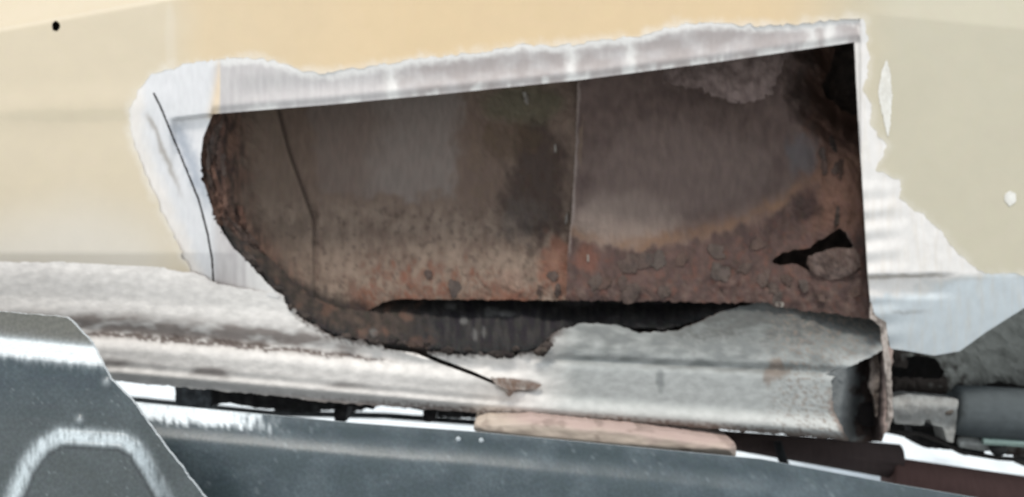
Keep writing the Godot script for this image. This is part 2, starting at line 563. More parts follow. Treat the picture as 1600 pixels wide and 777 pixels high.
func z_inner_right(u: float, v: float) -> float:
	var z := -0.069 + 0.022 * ss(350.0, 470.0, v)
	z += 0.022 * ss(1220.0, 1350.0, u) * ss(170.0, 330.0, v)
	# the pressed hollow and its rim
	var d := Vector2((u - 1060.0) / 200.0, (v - 230.0) / 150.0).length()
	z -= 0.014 * (1.0 - ss(0.6, 1.05, d))
	var k := 0.25 + ss(0.95, 1.1, d)
	z += k * (0.0020 * nb.get_noise_2d(u, v * 0.5) + 0.0009 * nc.get_noise_2d(u, v * 0.6))
	if u > 1190.0 and v < 280.0:
		z -= 0.055 * (1.0 - ss(0.0, 62.0, -sd(gone_corner, u, v) + 14.0 * na.get_noise_2d(u * 2.0, v * 2.0)))
	z += 0.004 * ss(1250.0, 1275.0, u) * ss(384.0, 392.0, v) * (1.0 - ss(425.0, 440.0, v))
	z += 0.0025 * bump(Vector2(u - 1135.0, (v - 428.0) * 1.1).length(), 20.0, 6.0)
	return z

var hole_side := PackedVector2Array([Vector2(331,179), Vector2(317,215), Vector2(313,250), Vector2(318,285), Vector2(330,322), Vector2(343,355), Vector2(362,385), Vector2(390,412), Vector2(415,440), Vector2(440,466), Vector2(470,497), Vector2(520,525)])
var gone_corner := PackedVector2Array([Vector2(1310,20), Vector2(1420,20), Vector2(1420,205), Vector2(1345,184), Vector2(1318,172), Vector2(1292,152), Vector2(1284,136), Vector2(1296,112), Vector2(1302,80)])
var rust_hole := PackedVector2Array([Vector2(1203,411), Vector2(1220,397), Vector2(1240,390), Vector2(1262,388), Vector2(1290,370), Vector2(1312,356), Vector2(1322,362), Vector2(1334,387), Vector2(1304,388), Vector2(1268,398), Vector2(1262,412), Vector2(1272,428), Vector2(1258,420), Vector2(1240,411), Vector2(1222,415)])
var inner_foot := PackedVector2Array([Vector2(430,530), Vector2(500,520), Vector2(560,494), Vector2(596,474), Vector2(612,468), Vector2(700,468), Vector2(890,470), Vector2(1010,471), Vector2(1200,474), Vector2(1250,486), Vector2(1300,490), Vector2(1352,498), Vector2(1400,500)])

func f_inner_left(u: float, v: float) -> float:
	return minf(minf(u - across(hole_side, v) + 5.0, across(PackedVector2Array([Vector2(915,120), Vector2(905,340), Vector2(900,480)]), v) - u), along(inner_foot, u) - v + 2.0 * nb.get_noise_2d(u, 5.0) + 1.2 * nc.get_noise_2d(u, 2.0))

func f_inner_right(u: float, v: float) -> float:
	var f := u - across(PackedVector2Array([Vector2(903,125), Vector2(899,240), Vector2(893,340), Vector2(887,400), Vector2(884,480)]), v) - 1.2 * nc.get_noise_2d(3.0, v)
	f = minf(f, along(inner_foot, u) - v + 3.5 * nb.get_noise_2d(u, 5.0) + 3.0 * nc.get_noise_2d(u, v))
	if u > 1150.0:
		var rag := 5.0 * nb.get_noise_2d(u, v) + 3.0 * nc.get_noise_2d(u, v)
		f = minf(f, -sd(gone_corner, u, v) + rag)
		f = minf(f, -sd(rust_hole, u, v) + rag * 0.5)
	return f

func c_inner_left(u: float, v: float) -> Color:
	var n := nb.get_noise_2d(u, v * 0.6)
	var m := nc.get_noise_2d(u, v * 0.6)
	var a := na.get_noise_2d(u, v)
	var dirt := lin(148, 134, 122, 0.75)
	var brown := lin(118, 102, 92, 0.75)
	var grey := lin(140, 132, 128, 0.75)
	var dark := lin(66, 52, 46, 0.75)
	var red := lin(132, 88, 70, 0.75)
	var c := dirt.lerp(brown, clampf(0.45 + 0.8 * n + 0.15 * m + 0.6 * a, 0.0, 1.0))
	# what is left of the grey paint, with a browner frame
	c = c.lerp(brown, 0.7 * (1.0 - ss(300.0, 330.0, v + 20 * n)))
	var box := minf(minf(u - 482.0 - 0.1 * (v - 170.0), 728.0 - u - 0.1 * (v - 170.0)), 312.0 - v) + 22.0 * a + 12.0 * n
	c = c.lerp(grey.lerp(brown, 0.55 - 0.55 * ss(560.0, 620.0, u + 40.0 * a)), 0.9 * ss(-4.0, 14.0, box))
	# dark specks in the dust
	c = c.lerp(dark, 0.5 * ss(0.22, 0.5, nb.get_noise_2d(u * 1.4 + 90.0, v * 1.1)) * ss(290.0, 340.0, v))
	# stains beside the lap
	c = blot(c, brown, u, v, 745, 260, 40, 110, 0.9, 0.5)
	c = blot(c, dark, u, v, 838, 285, 62, 115, 0.85, 0.7)
	c = blot(c, lin(96, 80, 64, 0.75), u, v, 800, 215, 45, 40, 0.6, 0.6)
	c = blot(c, lin(108, 104, 86, 0.75), u, v, 815, 165, 70, 32, 0.85, 0.4)
	c = blot(c, lin(98, 92, 88, 0.75), u, v, 815, 350, 35, 40, 0.5, 0.8)
	# bright rust towards the foot
	c = c.lerp(red, clampf(1.5 * ss(410.0, 466.0, v + 60 * n) * ss(500.0, 640.0, u), 0.0, 0.85) * clampf(0.45 + 0.8 * m + 1.2 * a, 0.0, 1.0))
	c = blot(c, red, u, v, 872, 420, 30, 52, 0.65, 0.9)
	c = blot(c, lin(150, 130, 118, 0.75), u, v, 800, 440, 22, 20, 0.7, 0.6)
	# left of the seam: dusty, then flaking red-brown by the lip
	if u < seam_u(v):
		c = c.lerp(lin(134, 122, 110, 0.75), 0.5 * clampf(0.6 + n, 0, 1))
	c = c.lerp(lin(120, 94, 82, 0.75).lerp(dark, clampf(0.4 + 2.0 * nb.get_noise_2d(u * 2.5, v * 0.4), 0.0, 1.0)), 1.0 - ss(352.0, 412.0, u - maxf(0.0, v - 330.0) * 0.75 + 16 * n))
	c = c.lerp(dark, 0.8 * bump(u - seam_u(v), 1.0, 2.5) * (1.0 - ss(330.0, 400.0, v)))
	c = Color(c.r * 0.92, c.g * 0.83, c.b * 0.77)
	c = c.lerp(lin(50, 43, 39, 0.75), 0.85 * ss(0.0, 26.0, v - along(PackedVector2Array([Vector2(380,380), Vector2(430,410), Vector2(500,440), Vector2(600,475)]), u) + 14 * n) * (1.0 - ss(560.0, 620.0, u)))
	return c

func c_inner_right(u: float, v: float) -> Color:
	var n := nb.get_noise_2d(u, v * 0.6)
	var m := nc.get_noise_2d(u, v * 0.6)
	var a := na.get_noise_2d(u, v)
	var plain := lin(124, 108, 102, 0.75)
	var dark := lin(82, 66, 62, 0.75)
	var rust := lin(106, 85, 79, 0.75)
	var orange := lin(146, 116, 92, 0.75)
	var c := plain.lerp(lin(104, 88, 84, 0.75), clampf(0.5 + n, 0.0, 1.0))
	c = blot(c, lin(178, 164, 154, 0.76), u, v, 975, 345, 95, 50, 0.8, 0.2)
	c = blot(c, lin(142, 128, 122, 0.75), u, v, 1060, 270, 170, 90, 0.5, 0.3)
	# the tide mark: orange line, dark rust below it
	var tide := v - along(PackedVector2Array([Vector2(885,368), Vector2(940,380), Vector2(1000,386), Vector2(1080,372), Vector2(1150,350), Vector2(1215,325), Vector2(1255,292), Vector2(1290,268), Vector2(1360,250)]), u) + 12.0 * n
	c = c.lerp(orange, 0.8 * bump(tide, -4.0, 12.0) * clampf(0.7 + a, 0.2, 1.0))
	c = c.lerp(rust.lerp(dark, clampf(0.45 + 0.9 * n + 0.35 * m + 0.7 * a, 0.0, 1.0)), ss(0.0, 14.0, tide) * 0.95)
	c = c.lerp(lin(126, 84, 70, 0.75), 0.6 * ss(10.0, 30.0, tide) * clampf(-0.1 + 1.6 * nb.get_noise_2d(u * 1.2 + 400.0, v), 0.0, 0.85))
	c = c.lerp(lin(128, 112, 104, 0.75), ss(410.0, 450.0, v) * clampf(-0.15 + 1.5 * nb.get_noise_2d(u + 900.0, v * 1.1), 0.0, 0.7))
	# scaly right end
	c = c.lerp(lin(128, 98, 84, 0.75).lerp(lin(128, 98, 83, 0.75), clampf(0.3 + 2.0 * n, 0.0, 1.0)), ss(1240.0, 1290.0, u + 24 * n) * (1.0 - ss(340.0, 380.0, v)) * 0.85)
	c = blot(c, lin(116, 116, 120, 0.75), u, v, 1250, 240, 28, 36, 0.7, 0.6)
	c = blot(c, lin(60, 44, 40, 0.75), u, v, 1258, 322, 24, 30, 0.8, 0.6)
	c = blot(c, lin(120, 100, 92, 0.75), u, v, 1300, 408, 42, 18, 0.8, 0.4)
	c = blot(c, lin(134, 92, 76, 0.75), u, v, 915, 405, 22, 30, 0.7, 0.7)
	var lap := u - across(PackedVector2Array([Vector2(903,125), Vector2(899,240), Vector2(893,340), Vector2(887,400), Vector2(884,480)]), v)
	c = c.lerp(lin(206, 198, 192, 0.8), 0.45 * (1.0 - ss(1.5, 4.5, lap + 2.0 * n)) * (1.0 - ss(380.0, 410.0, v)))  # lit edge of the lap painted in as a pale line
	return Color(c.r * 0.79, c.g * 0.71, c.b * 0.67)

func z_sill(u: float, v: float) -> float:
	var top := along(sill_top, u)
	var foot := along(sill_foot, u)
	var t := clampf((v - top) / maxf(foot - top, 1.0), 0.0, 1.0)
	# left: pressed ridges that roll under
	var zl := -0.0028 - 0.006 * ss(0.0, 0.3, t) + 0.002 * bump(t, 0.36, 0.12) - 0.004 * bump(t, 0.56, 0.08) + 0.001 * bump(t, 0.70, 0.06) - 0.0015 * bump(t, 0.87, 0.035) - 0.006 * ss(0.9, 1.0, t) * t
	zl += 0.002 * bump(t, 0.2, 0.12)
	# right: an inner slope, a crease, an upright face and a rolled lip
	var crease := 562.0 + (u - 870.0) * 0.045
	var lip := 632.0 + (u - 870.0) * 0.075
	var zr := -0.012 - 0.042 * (1.0 - ss(470.0, crease, v)) - 0.005 * bump(v, crease, 7.0)
	zr += 0.007 * ss(lip - 18.0, lip + 6.0, v) - 0.02 * ss(lip + 8.0, lip + 40.0, v)
	var z := lerpf(zl, zr, ss(760.0, 900.0, u))
	# the torn strip curls out below the tear
	var d := v - along(PackedVector2Array([Vector2(596,540), Vector2(690,565), Vector2(790,605), Vector2(1000,640)]), u)
	z += 0.006 * ss(-2.0, 2.0, d) * exp(-maxf(d, 0.0) / 30.0) * ss(590.0, 660.0, u) * (1.0 - ss(790.0, 850.0, u))
	z += 0.0006 * na.get_noise_2d(u * 0.35, v * 0.8)
	z += 0.0016 * maxf(0.0, nc.get_noise_2d(u, v)) * ss(1190.0, 1230.0, u)
	return z

var sill_top := PackedVector2Array([Vector2(-900,410), Vector2(200,422), Vector2(440,440), Vector2(700,480), Vector2(900,490)])
var sill_foot := PackedVector2Array([Vector2(-900,545), Vector2(190,597), Vector2(400,616), Vector2(750,646), Vector2(1150,673), Vector2(1326,690)])

func f_sill(u: float, v: float) -> float:
	var rag := 1.0 + 1.8 * ss(400.0, 460.0, u) * (1.0 - ss(880.0, 930.0, u)) * (1.0 - ss(562.0, 572.0, v))
	var f := sd(sill, u, v) + rag * (2.5 * nb.get_noise_2d(u, v) + 1.8 * nc.get_noise_2d(u, v))
	if u > 560.0 and u < 840.0:
		f = minf(f, -sd(tear, u, v))
	return f

func c_sill(u: float, v: float) -> Color:
	var n := nb.get_noise_2d(u * 0.4, v)
	var m := nc.get_noise_2d(u * 0.6, v)
	var a := na.get_noise_2d(u * 0.6, v * 1.4)
	var top := along(sill_top, u)
	var foot := along(sill_foot, u)
	var t := (v - top) / maxf(foot - top, 1.0)
	var left := lin(242, 236, 230, 0.88)
	left = left.lerp(lin(214, 208, 203, 0.82), clampf(0.4 + a, 0, 1) * (1.0 - ss(0.0, 0.2, t)) * 0.6)
	var dirty := lin(158, 142, 134, 0.7)
	left = left.lerp(dirty, clampf(bump(t, 0.5, 0.085) * (0.95 + 1.6 * n) * (1.0 - ss(420.0, 640.0, u)), 0.0, 0.8))
	left = left.lerp(lin(116, 102, 95, 0.7), clampf(bump(t + 0.03 * n, 0.585, 0.025) * (1.2 + 2.0 * m) * (1.0 - ss(540.0, 640.0, u)), 0.0, 0.9))
	left = left.lerp(lin(150, 140, 136, 0.7), clampf(bump(t + 0.05 * a, 0.86, 0.04) * (0.5 + 1.5 * a) * (1.0 - ss(480.0, 640.0, u)), 0.0, 0.85))
	var right := lin(188, 190, 187, 0.73)
	var crease := 562.0 + (u - 870.0) * 0.045
	right = right.lerp(lin(142, 145, 143, 0.7), (1.0 - ss(-12.0, 10.0, v - crease)) * clampf(0.75 + 0.9 * n, 0, 1))  # shadow below the inner foot, darkened into the slope
	right = right.lerp(lin(112, 112, 108, 0.7), 0.7 * bump(v + 5 * n, crease + 2.0, 5.0) * clampf(0.6 + 1.5 * a, 0, 1))
	right = right.lerp(lin(84, 84, 82, 0.7), 0.75 * (1.0 - ss(500.0, 548.0, v + 40 * n + 14 * m)) * ss(1000.0, 1080.0, u))  # that shadow painted deeper towards the right
	right = right.lerp(lin(215, 215, 211, 0.78), ss(-16.0, 0.0, v - (632.0 + (u - 870.0) * 0.075)))
	right = right.lerp(lin(150, 134, 122, 0.7), ss(1180.0, 1240.0, u) * clampf(-0.1 + 1.8 * m, 0.0, 0.6))
	right = blot(right, lin(142, 126, 114, 0.7), u, v, 1212, 582, 20, 17, 0.7, 1.0)
	right = right.lerp(lin(198, 200, 198, 0.76), 0.8 * bump((v - 566.0) + (u - 1345.0) * 0.42, 0.0, 12.0) * ss(1270.0, 1300.0, u))
	right = blot(right, lin(122, 126, 126, 0.7), u, v, 1032, 600, 8, 22, 0.6, 0.6)
	var c := left.lerp(right, ss(800.0, 900.0, u + 30 * a))
	# brown bleeding out of the tear and along the hole's edge
	c = c.lerp(lin(128, 108, 98, 0.7), 0.9 * (1.0 - ss(0.6, 1.2, Vector2((u - 805) / 34.0, (v - 603) / 12.0).length() + 0.5 * n)))
	c = c.lerp(lin(84, 70, 64, 0.66), 0.85 * (1.0 - ss(1.0, 9.0, sd(sill, u, v) + 6 * m)) * ss(420.0, 480.0, u) * (1.0 - ss(860.0, 900.0, u)) * (1.0 - ss(560.0, 575.0, v)))
	c = c.lerp(lin(140, 118, 106, 0.7), 0.8 * (1.0 - ss(2.0, 9.0, sd(sill, u, v) + 8 * m)) * ss(600.0, 640.0, v))
	return c

func f_trough(u: float, v: float) -> float:
	return sd(trough, u, v)

var trough := PackedVector2Array([Vector2(352,350), Vector2(400,372), Vector2(470,420), Vector2(560,452), Vector2(1160,455), Vector2(1150,492), Vector2(1080,512), Vector2(1040,528), Vector2(980,520), Vector2(930,510), Vector2(884,520), Vector2(868,545), Vector2(840,562), Vector2(800,572), Vector2(700,572), Vector2(600,562), Vector2(500,535), Vector2(430,480), Vector2(370,410), Vector2(335,360)])
var lip_line := PackedVector2Array([Vector2(330,330), Vector2(362,385), Vector2(415,440), Vector2(470,497), Vector2(520,525), Vector2(600,540), Vector2(720,553), Vector2(800,553), Vector2(850,548), Vector2(880,524), Vector2(960,512), Vector2(1040,518), Vector2(1140,490)])

func z_trough(u: float, v: float) -> float:
	var d := along(lip_line, u) - v
	var z := -0.008 - 0.0009 * maxf(0.0, d) * ss(-4.0, 40.0, d) - 0.00012 * maxf(0.0, d)
	if d < 0.0:
		z -= 0.0004 * -d + 0.014
	z += 0.004 * nb.get_noise_2d(u * 0.8, v * 0.8) + 0.002 * nc.get_noise_2d(u, v)
	z -= 0.05 * ss(830.0, 900.0, u)
	return maxf(z, -0.1)

func c_trough(u: float, v: float) -> Color:
	var n := nb.get_noise_2d(u, v)
	var st := nb.get_noise_2d(u * 1.6, v * 0.35)
	var c := lin(66, 56, 50, 0.7).lerp(lin(98, 82, 72, 0.7), clampf(0.4 + 1.4 * n, 0.0, 1.0))
	c = c.lerp(lin(36, 34, 35, 0.7).lerp(lin(66, 62, 60, 0.7), clampf(0.3 + 1.6 * st, 0.0, 1.0)), ss(590.0, 690.0, u + 50.0 * n))
	for q in [[704, 477, 10, 7], [768, 487, 13, 9], [792, 490, 16, 6], [724, 502, 6, 6], [742, 522, 4, 11], [756, 520, 3, 9], [583, 520, 8, 7]]:
		c = blot(c, lin(120, 118, 116, 0.7), u, v, q[0], q[1], q[2], q[3], 0.8, 0.5)
	c = c.lerp(lin(122, 90, 74, 0.7), ss(0.1, 0.4, na.get_noise_2d(u * 2.0, v * 2.0 + 70.0)) * 0.6 * (1.0 - ss(640.0, 720.0, u)))
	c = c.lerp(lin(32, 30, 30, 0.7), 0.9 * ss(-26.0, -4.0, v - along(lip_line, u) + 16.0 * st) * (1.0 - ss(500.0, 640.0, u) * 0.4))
	return c

func flat(z: float) -> Callable:
	return func(_u: float, _v: float) -> float: return z

func poly(p: PackedVector2Array, rag := 0.0) -> Callable:
	return func(u: float, v: float) -> float: return sd(p, u, v) + rag * (nb.get_noise_2d(u * 1.5, v * 1.5) + 0.6 * nc.get_noise_2d(u, v))

func mottle(a: Color, b: Color, k := 1.2, stretch := 0.6) -> Callable:
	return func(u: float, v: float) -> Color: return a.lerp(b, clampf(0.5 + k * nb.get_noise_2d(u, v * stretch) + 0.5 * k * nc.get_noise_2d(u, v * stretch), 0.0, 1.0))

func V(a: Array) -> PackedVector2Array:
	var p := PackedVector2Array()
	for i in range(0, a.size(), 2):
		p.append(Vector2(a[i], a[i + 1]))
	return p

func build_car() -> void:
	car = thing("car", "old cream car with a rusty sill cut open and bare metal ground round the opening", "car", Vector3(0, 0, -0.05))
	var full := Rect2(-198, -240, 2020, 820)
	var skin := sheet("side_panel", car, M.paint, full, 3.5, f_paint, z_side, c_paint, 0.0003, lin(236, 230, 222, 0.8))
	skin.set_meta("label", "cream painted side panel with a drain hole near its body line")
	var bare := sheet("ground_metal_edge", car, M.steel, Rect2(190, 16, 1260, 470), 2.5, func(u, v): return minf(f_steel(u, v), 1349.0 - u if v > 66.0 else 1400.0 - u), z_steel, c_steel, 0.0012, lin(120, 110, 106, 0.8))
	bare.set_meta("label", "pale ground bare metal strip with primer islands along the top and left of the opening")
	sheet("bare_primer_patch", car, M.primer, Rect2(1330, 66, 350, 500), 3.0, func(u, v): return minf(f_steel(u, v), 1e3 if v > 66.0 else -1.0), z_steel, c_steel, 0.0012, lin(230, 224, 216, 0.8)).set_meta("label", "ragged white primer patch behind the opening, bluish towards the wheel arch")
	# paint chips
	for q in [[V([1386,93, 1391,110, 1394,150, 1392,190, 1388,216, 1382,190, 1375,160, 1373,138, 1379,110]), Rect2(1365, 85, 40, 140)], [V([1572,302, 1579,297, 1588,303, 1588,316, 1578,322, 1570,314]), Rect2(1560, 290, 40, 40)]]:
		sheet("paint_chip", skin, M.primer, q[1], 1.5, poly(q[0], 1.5), func(u, v): return z_side(u, v) + 0.0006, mottle(lin(238, 234, 226, 0.8), lin(224, 219, 209, 0.78)), 0.0007)
	# plug behind the drain hole
	sheet("drain_tube", skin, M.dark, Rect2(70, 22, 36, 40), 3.0, func(u, v): return 15.0 - Vector2(u - 87, v - 41).length(), func(u, v): return z_side(u, v) - 0.012 + 0.0006 * Vector2(u - 87, v - 41).length(), mottle(lin(70, 62, 54, 0.5), lin(40, 36, 34, 0.5)), 0.001)

	# the rusty inner sill
	var il := sheet("inner_sill", car, M.rust, Rect2(296, 40, 626, 490), 3.0, f_inner_left, z_inner_left, c_inner_left, 0.0014)
	il.set_meta("label", "rusty inner sill with a grey paint remnant and a long seam")
	var ir := sheet("inner_sill", car, M.rust, Rect2(876, 40, 500, 470), 3.0, f_inner_right, z_inner_right, c_inner_right, 0.0014, lin(142, 130, 124, 0.7))
	ir.set_meta("label", "overlapping rusty inner sill plate with a tide mark and rust holes")
	sheet("hanging_scale", ir, M.rust, Rect2(1020, 40, 240, 130), 2.5, poly(V([1000,40, 1236,40, 1232,86, 1216,118, 1206,146, 1180,158, 1150,160, 1118,150, 1095,138, 1060,134, 1036,126, 1034,112, 1046,104]), 7.0), func(u, v): return -0.046 + 0.0016 * nb.get_noise_2d(u, v) + 0.006 * ss(60, 160, v), mottle(lin(142, 122, 116, 0.7), lin(104, 86, 80, 0.7), 0.8, 0.4), 0.0016)
	var trough_part := sheet("sill_trough", car, M.rust, Rect2(330, 340, 820, 240), 3.0, f_trough, z_trough, c_trough, 0.0014)
	# scales of rust that curl off the plates
	rng.seed = 21
	for k in 54:
		if k < 22:
			var v := rng.randf_range(190, 440)
			var lean := -atan2(across(hole_side, v + 10.0) - across(hole_side, v - 10.0), 20.0)
			scale_of_rust(il, across(hole_side, v) + rng.randf_range(8, 50), v, z_inner_left, rng.randf_range(3.5, 7), rng.randf_range(18, 40), lean + rng.randf_range(-0.15, 0.05))
		elif k < 28:
			scale_of_rust(ir, rng.randf_range(1250, 1340), rng.randf_range(215, 345), z_inner_right, rng.randf_range(4, 8), rng.randf_range(10, 22), rng.randf_range(-0.3, 0.3))
		elif k < 44:
			var u := rng.randf_range(890, 1240)
			scale_of_rust(ir, u, rng.randf_range(402 - maxf(0.0, u - 1020.0) * 0.25, 462), z_inner_right, rng.randf_range(9, 20), rng.randf_range(9, 20), rng.randf_range(-0.6, 0.6))
		elif k < 49:
			scale_of_rust(il, rng.randf_range(640, 880), rng.randf_range(425, 462), z_inner_left, rng.randf_range(5, 12), rng.randf_range(8, 18), rng.randf_range(-0.4, 0.4))
		else:
			scale_of_rust(ir, rng.randf_range(1180, 1340), rng.randf_range(436, 470), z_inner_right, rng.randf_range(7, 12), rng.randf_range(8, 16), rng.randf_range(-0.6, 0.6))
	# a flap bent out below the rust hole
	sheet("bent_flap", ir, M.rust, Rect2(1250, 378, 110, 70), 2.5, poly(V([1262,400, 1284,394, 1312,389, 1340,390, 1346,414, 1328,432, 1298,438, 1270,428, 1260,412]), 3.0), func(u, v): return z_inner_right(u, v) + 0.0015 + 0.009 * (1.0 - ss(386.0, 436.0, v)) + 0.0006 * nb.get_noise_2d(u, v), mottle(lin(116, 98, 90, 0.66), lin(92, 72, 64, 0.62)), 0.0014)
	# crumbling layers along the lower lip
	for k in 26:
		var u := rng.randf_range(372, 858)
		var v := along(lip_line, u) - rng.randf_range(-2, 14)
		var w := rng.randf_range(7, 16)
		var p := PackedVector2Array()
		for i in 10:
			p.append(Vector2(cos(TAU * i / 10), 0.5 * sin(TAU * i / 10)) * w * rng.randf_range(0.5, 1.15))
		var turn := atan2(along(lip_line, u + 8) - along(lip_line, u - 8), 16.0) + rng.randf_range(-0.4, 0.4)
		for i in p.size():
			p[i] = p[i].rotated(turn) + Vector2(u, v)
		var zz := -0.003 - rng.randf_range(0.0, 0.004)
		var dk := lin(58, 48, 44, 0.66).lerp(lin(92, 78, 70, 0.66), rng.randf())
		sheet("rust_scale", trough_part, M.rust, Rect2(u - 22, v - 22, 44, 44), 2.0, poly(p, 3.0), func(x, y): return zz - 0.0003 * absf(y - v) + 0.0015 * nb.get_noise_2d(x * 2, y * 2), mottle(dk, dk * 0.55, 1.3), 0.001)
	# pale crumbs and drips stuck to the plates
	for q in [[822, 154, 3, 10, -14], [868, 232, 1.6, 6, 0], [885, 342, 2, 8, 8], [919, 404, 1.6, 6, 0], [1219, 476, 7, 4, 0]]:
		var p := V([-1, -1, 0.4, -1.1, 1, -0.2, 0.7, 0.9, -0.4, 1, -1.1, 0.3])
		for i in p.size():
			p[i] = (p[i] * Vector2(q[2], q[3])).rotated(deg_to_rad(q[4])) + Vector2(q[0], q[1])
		var left: bool = q[0] < 890
		sheet("paint_crumb", il if left else ir, M.primer, Rect2(q[0] - 14, q[1] - 14, 28, 28), 1.0, poly(p, 0.8), func(u, v): return (z_inner_left(u, v) if left else z_inner_right(u, v)) + 0.0015, mottle(lin(168, 160, 150, 0.7), lin(130, 120, 112, 0.7)), 0.0016)

	# the lower sill
	var ls := sheet("lower_sill", car, M.crust, Rect2(-198, 400, 1604, 300), 3.0, f_sill, z_sill, c_sill, 0.0014, lin(120, 100, 90, 0.7))
	ls.set_meta("label", "white and grey lower sill with dirty ridges, a diagonal tear and a rolled lip")
	sheet("torn_corner", ls, M.crust, Rect2(760, 580, 90, 45), 2.0, poly(V([764,590, 800,592, 846,602, 838,608, 806,611, 796,620, 786,610]), 2.0), func(u, v): return z_sill(u, v) + 0.004, mottle(lin(140, 118, 106, 0.7), lin(176, 166, 158, 0.7)), 0.0014)

	# dark box added behind the opening, closed so no daylight leaks in
	var dark := Color(0.13, 0.095, 0.08)
	var hollow := put("sill_hollow", block(Vector3(-0.33, H - 0.10, -0.20), Vector3(0.40, H + 0.27, -0.172), 0.004, 0.0, dark), M.dark, car)
	put("closing_plate", block(Vector3(-0.27, H + 0.25, -0.17), Vector3(0.375, H + 0.27, -0.03), 0.004, 0.0, dark), M.dark, hollow)
	put("closing_plate", block(Vector3(-0.322, H - 0.03, -0.17), Vector3(-0.302, H + 0.178, -0.02), 0.004, 0.0, dark), M.dark, hollow)
	put("closing_plate", block(Vector3(-0.322, H + 0.18, -0.17), Vector3(-0.272, H + 0.20, -0.04), 0.004, 0.0, dark), M.dark, hollow)
	put("closing_plate", block(Vector3(0.345, H - 0.05, -0.17), Vector3(0.375, H + 0.248, -0.03), 0.004, 0.0, dark), M.dark, hollow)
	put("closing_plate", block(Vector3(-0.302, H - 0.105, -0.17), Vector3(0.32, H - 0.09, -0.062), 0.004, 0.0, dark), M.dark, hollow)
	put("floor_pan", block(Vector3(-0.7, H - 0.07, -0.75), Vector3(0.75, H + 0.02, -0.205), 0.01, 0.0, dark), M.dark, car)

	# dark rail with brackets below the sill
	sheet("underbody_rail", car, M.dark, Rect2(180, 556, 800, 114), 3.0, poly(V([268,560, 273,604, 274,633, 300,637, 328,640, 332,632, 358,630, 400,638, 440,640, 470,638, 500,632, 521,628, 523,660, 540,660, 543,634, 584,640, 586,626, 600,624, 660,636, 662,660, 680,660, 682,642, 740,648, 756,640, 960,640, 960,560]), 1.0), flat(-0.09), func(u, v): return lin(96, 92, 92, 0.7).lerp(lin(56, 54, 56, 0.7), clampf(0.5 + 1.5 * nb.get_noise_2d(u, v * 0.5), 0.0, 1.0)).lerp(lin(170, 178, 186, 0.75), 0.8 * (1.0 - ss(326.0, 332.0, u))), 0.03)

	put("fuel_pipe", tube(PackedVector3Array([P(180, 622, -0.3), P(420, 646, -0.3), P(600, 650, -0.3), P(900, 672, -0.3)]), PackedFloat32Array([0.0035, 0.0035, 0.0035, 0.0035]), 12, 0.0, lin(128, 134, 138, 0.7)), M.dark, car)
	sheet("heat_shield", car, M.dark, Rect2(330, 600, 430, 70), 3.0, poly(V([420,600, 428,641, 470,646, 520,640, 548,646, 590,634, 648,640, 690,652, 760,656, 760,600]), 3.0), flat(-0.22), mottle(lin(112, 112, 114, 0.68), lin(62, 60, 62, 0.62)), 0.01)
	# end bracket between sill and wheel arch
	var br := sheet("end_bracket", car, M.crust, Rect2(1270, 490, 136, 215), 2.5, poly(V([1284,588, 1320,574, 1388,540, 1396,548, 1392,600, 1388,668, 1378,690, 1350,692, 1328,690, 1284,660]), 2.0), func(u, v): return -0.014 - 0.045 * ss(1318, 1350, u + 0.15 * (v - 600)) + 0.05 * ss(1366, 1384, u + 0.05 * (v - 600)) + 0.0015 * nb.get_noise_2d(u, v), func(u, v): return lin(138, 142, 142, 0.62).lerp(lin(86, 74, 70, 0.6), ss(1330, 1350, u + 20 * nb.get_noise_2d(u, v))).lerp(lin(176, 156, 148, 0.7), ss(1374, 1384, u + 6 * nb.get_noise_2d(u, v))), 0.0016)
	sheet("bracket_rib", br, M.crust, Rect2(1350, 548, 36, 110), 2.0, poly(V([1362,560, 1372,552, 1376,580, 1372,612, 1378,640, 1370,652, 1366,624, 1358,604, 1362,584]), 1.5), func(u, v): return -0.034 + 0.002 * nb.get_noise_2d(u, v), mottle(lin(186, 172, 162, 0.72), lin(120, 106, 98, 0.66)), 0.003)
	put("dark_recess", tube(PackedVector3Array([P(1356, 648, -0.07), P(1356, 648, -0.056), P(1356, 648, -0.055)]), PackedFloat32Array([0.011, 0.0105, 0.0095]), 20, 0.1, lin(48, 40, 38, 0.5)), M.rust, br)  # dark disc standing in for the shaded hole in the bracket
	sheet("flange_edge", car, M.steel, Rect2(1360, 470, 60, 220), 2.0, poly(V([1362,472, 1367,492, 1386,504, 1388,540, 1393,570, 1394,610, 1396,650, 1388,676, 1381,670, 1388,640, 1386,600, 1382,560, 1378,530, 1376,510, 1358,496]), 1.5), func(u, v): return 0.001 - 0.00006 * maxf(0.0, v - 500.0) + 0.0006 * nb.get_noise_2d(u * 0.5, v * 0.5), mottle(lin(206, 192, 182, 0.75), lin(128, 116, 108, 0.7)), 0.002)

	# wheel arch, suspension and pipe at the lower right
	var wa := sheet("wheel_arch", car, M.crust, Rect2(1384, 190, 430, 470), 3.0, poly(V([1386,536, 1400,542, 1430,540, 1470,545, 1500,538, 1600,468, 1690,404, 1900,270, 2100,218, 2350,244, 2580,350, 2580,600, 1684,606, 1600,604, 1560,596, 1500,610, 1440,622, 1388,626, 1390,590, 1424,590, 1470,592, 1478,580, 1462,560, 1440,556, 1418,560, 1420,576, 1388,572]), 3.0), func(u, v): return -0.026 - 0.0006 * maxf(0.0, v - lerpf(548, 470, clampf((u - 1480) / 130.0, 0, 1))) + 0.006 * nb.get_noise_2d(u * 0.7, v * 0.7) + 0.002 * nc.get_noise_2d(u, v), func(u, v): return lin(146, 147, 142, 0.68).lerp(lin(78, 72, 68, 0.6), clampf(0.45 + 1.6 * nb.get_noise_2d(u, v) + 0.02 * (1480 - u) + 0.02 * (v - 580), 0, 1)), 0.0016)
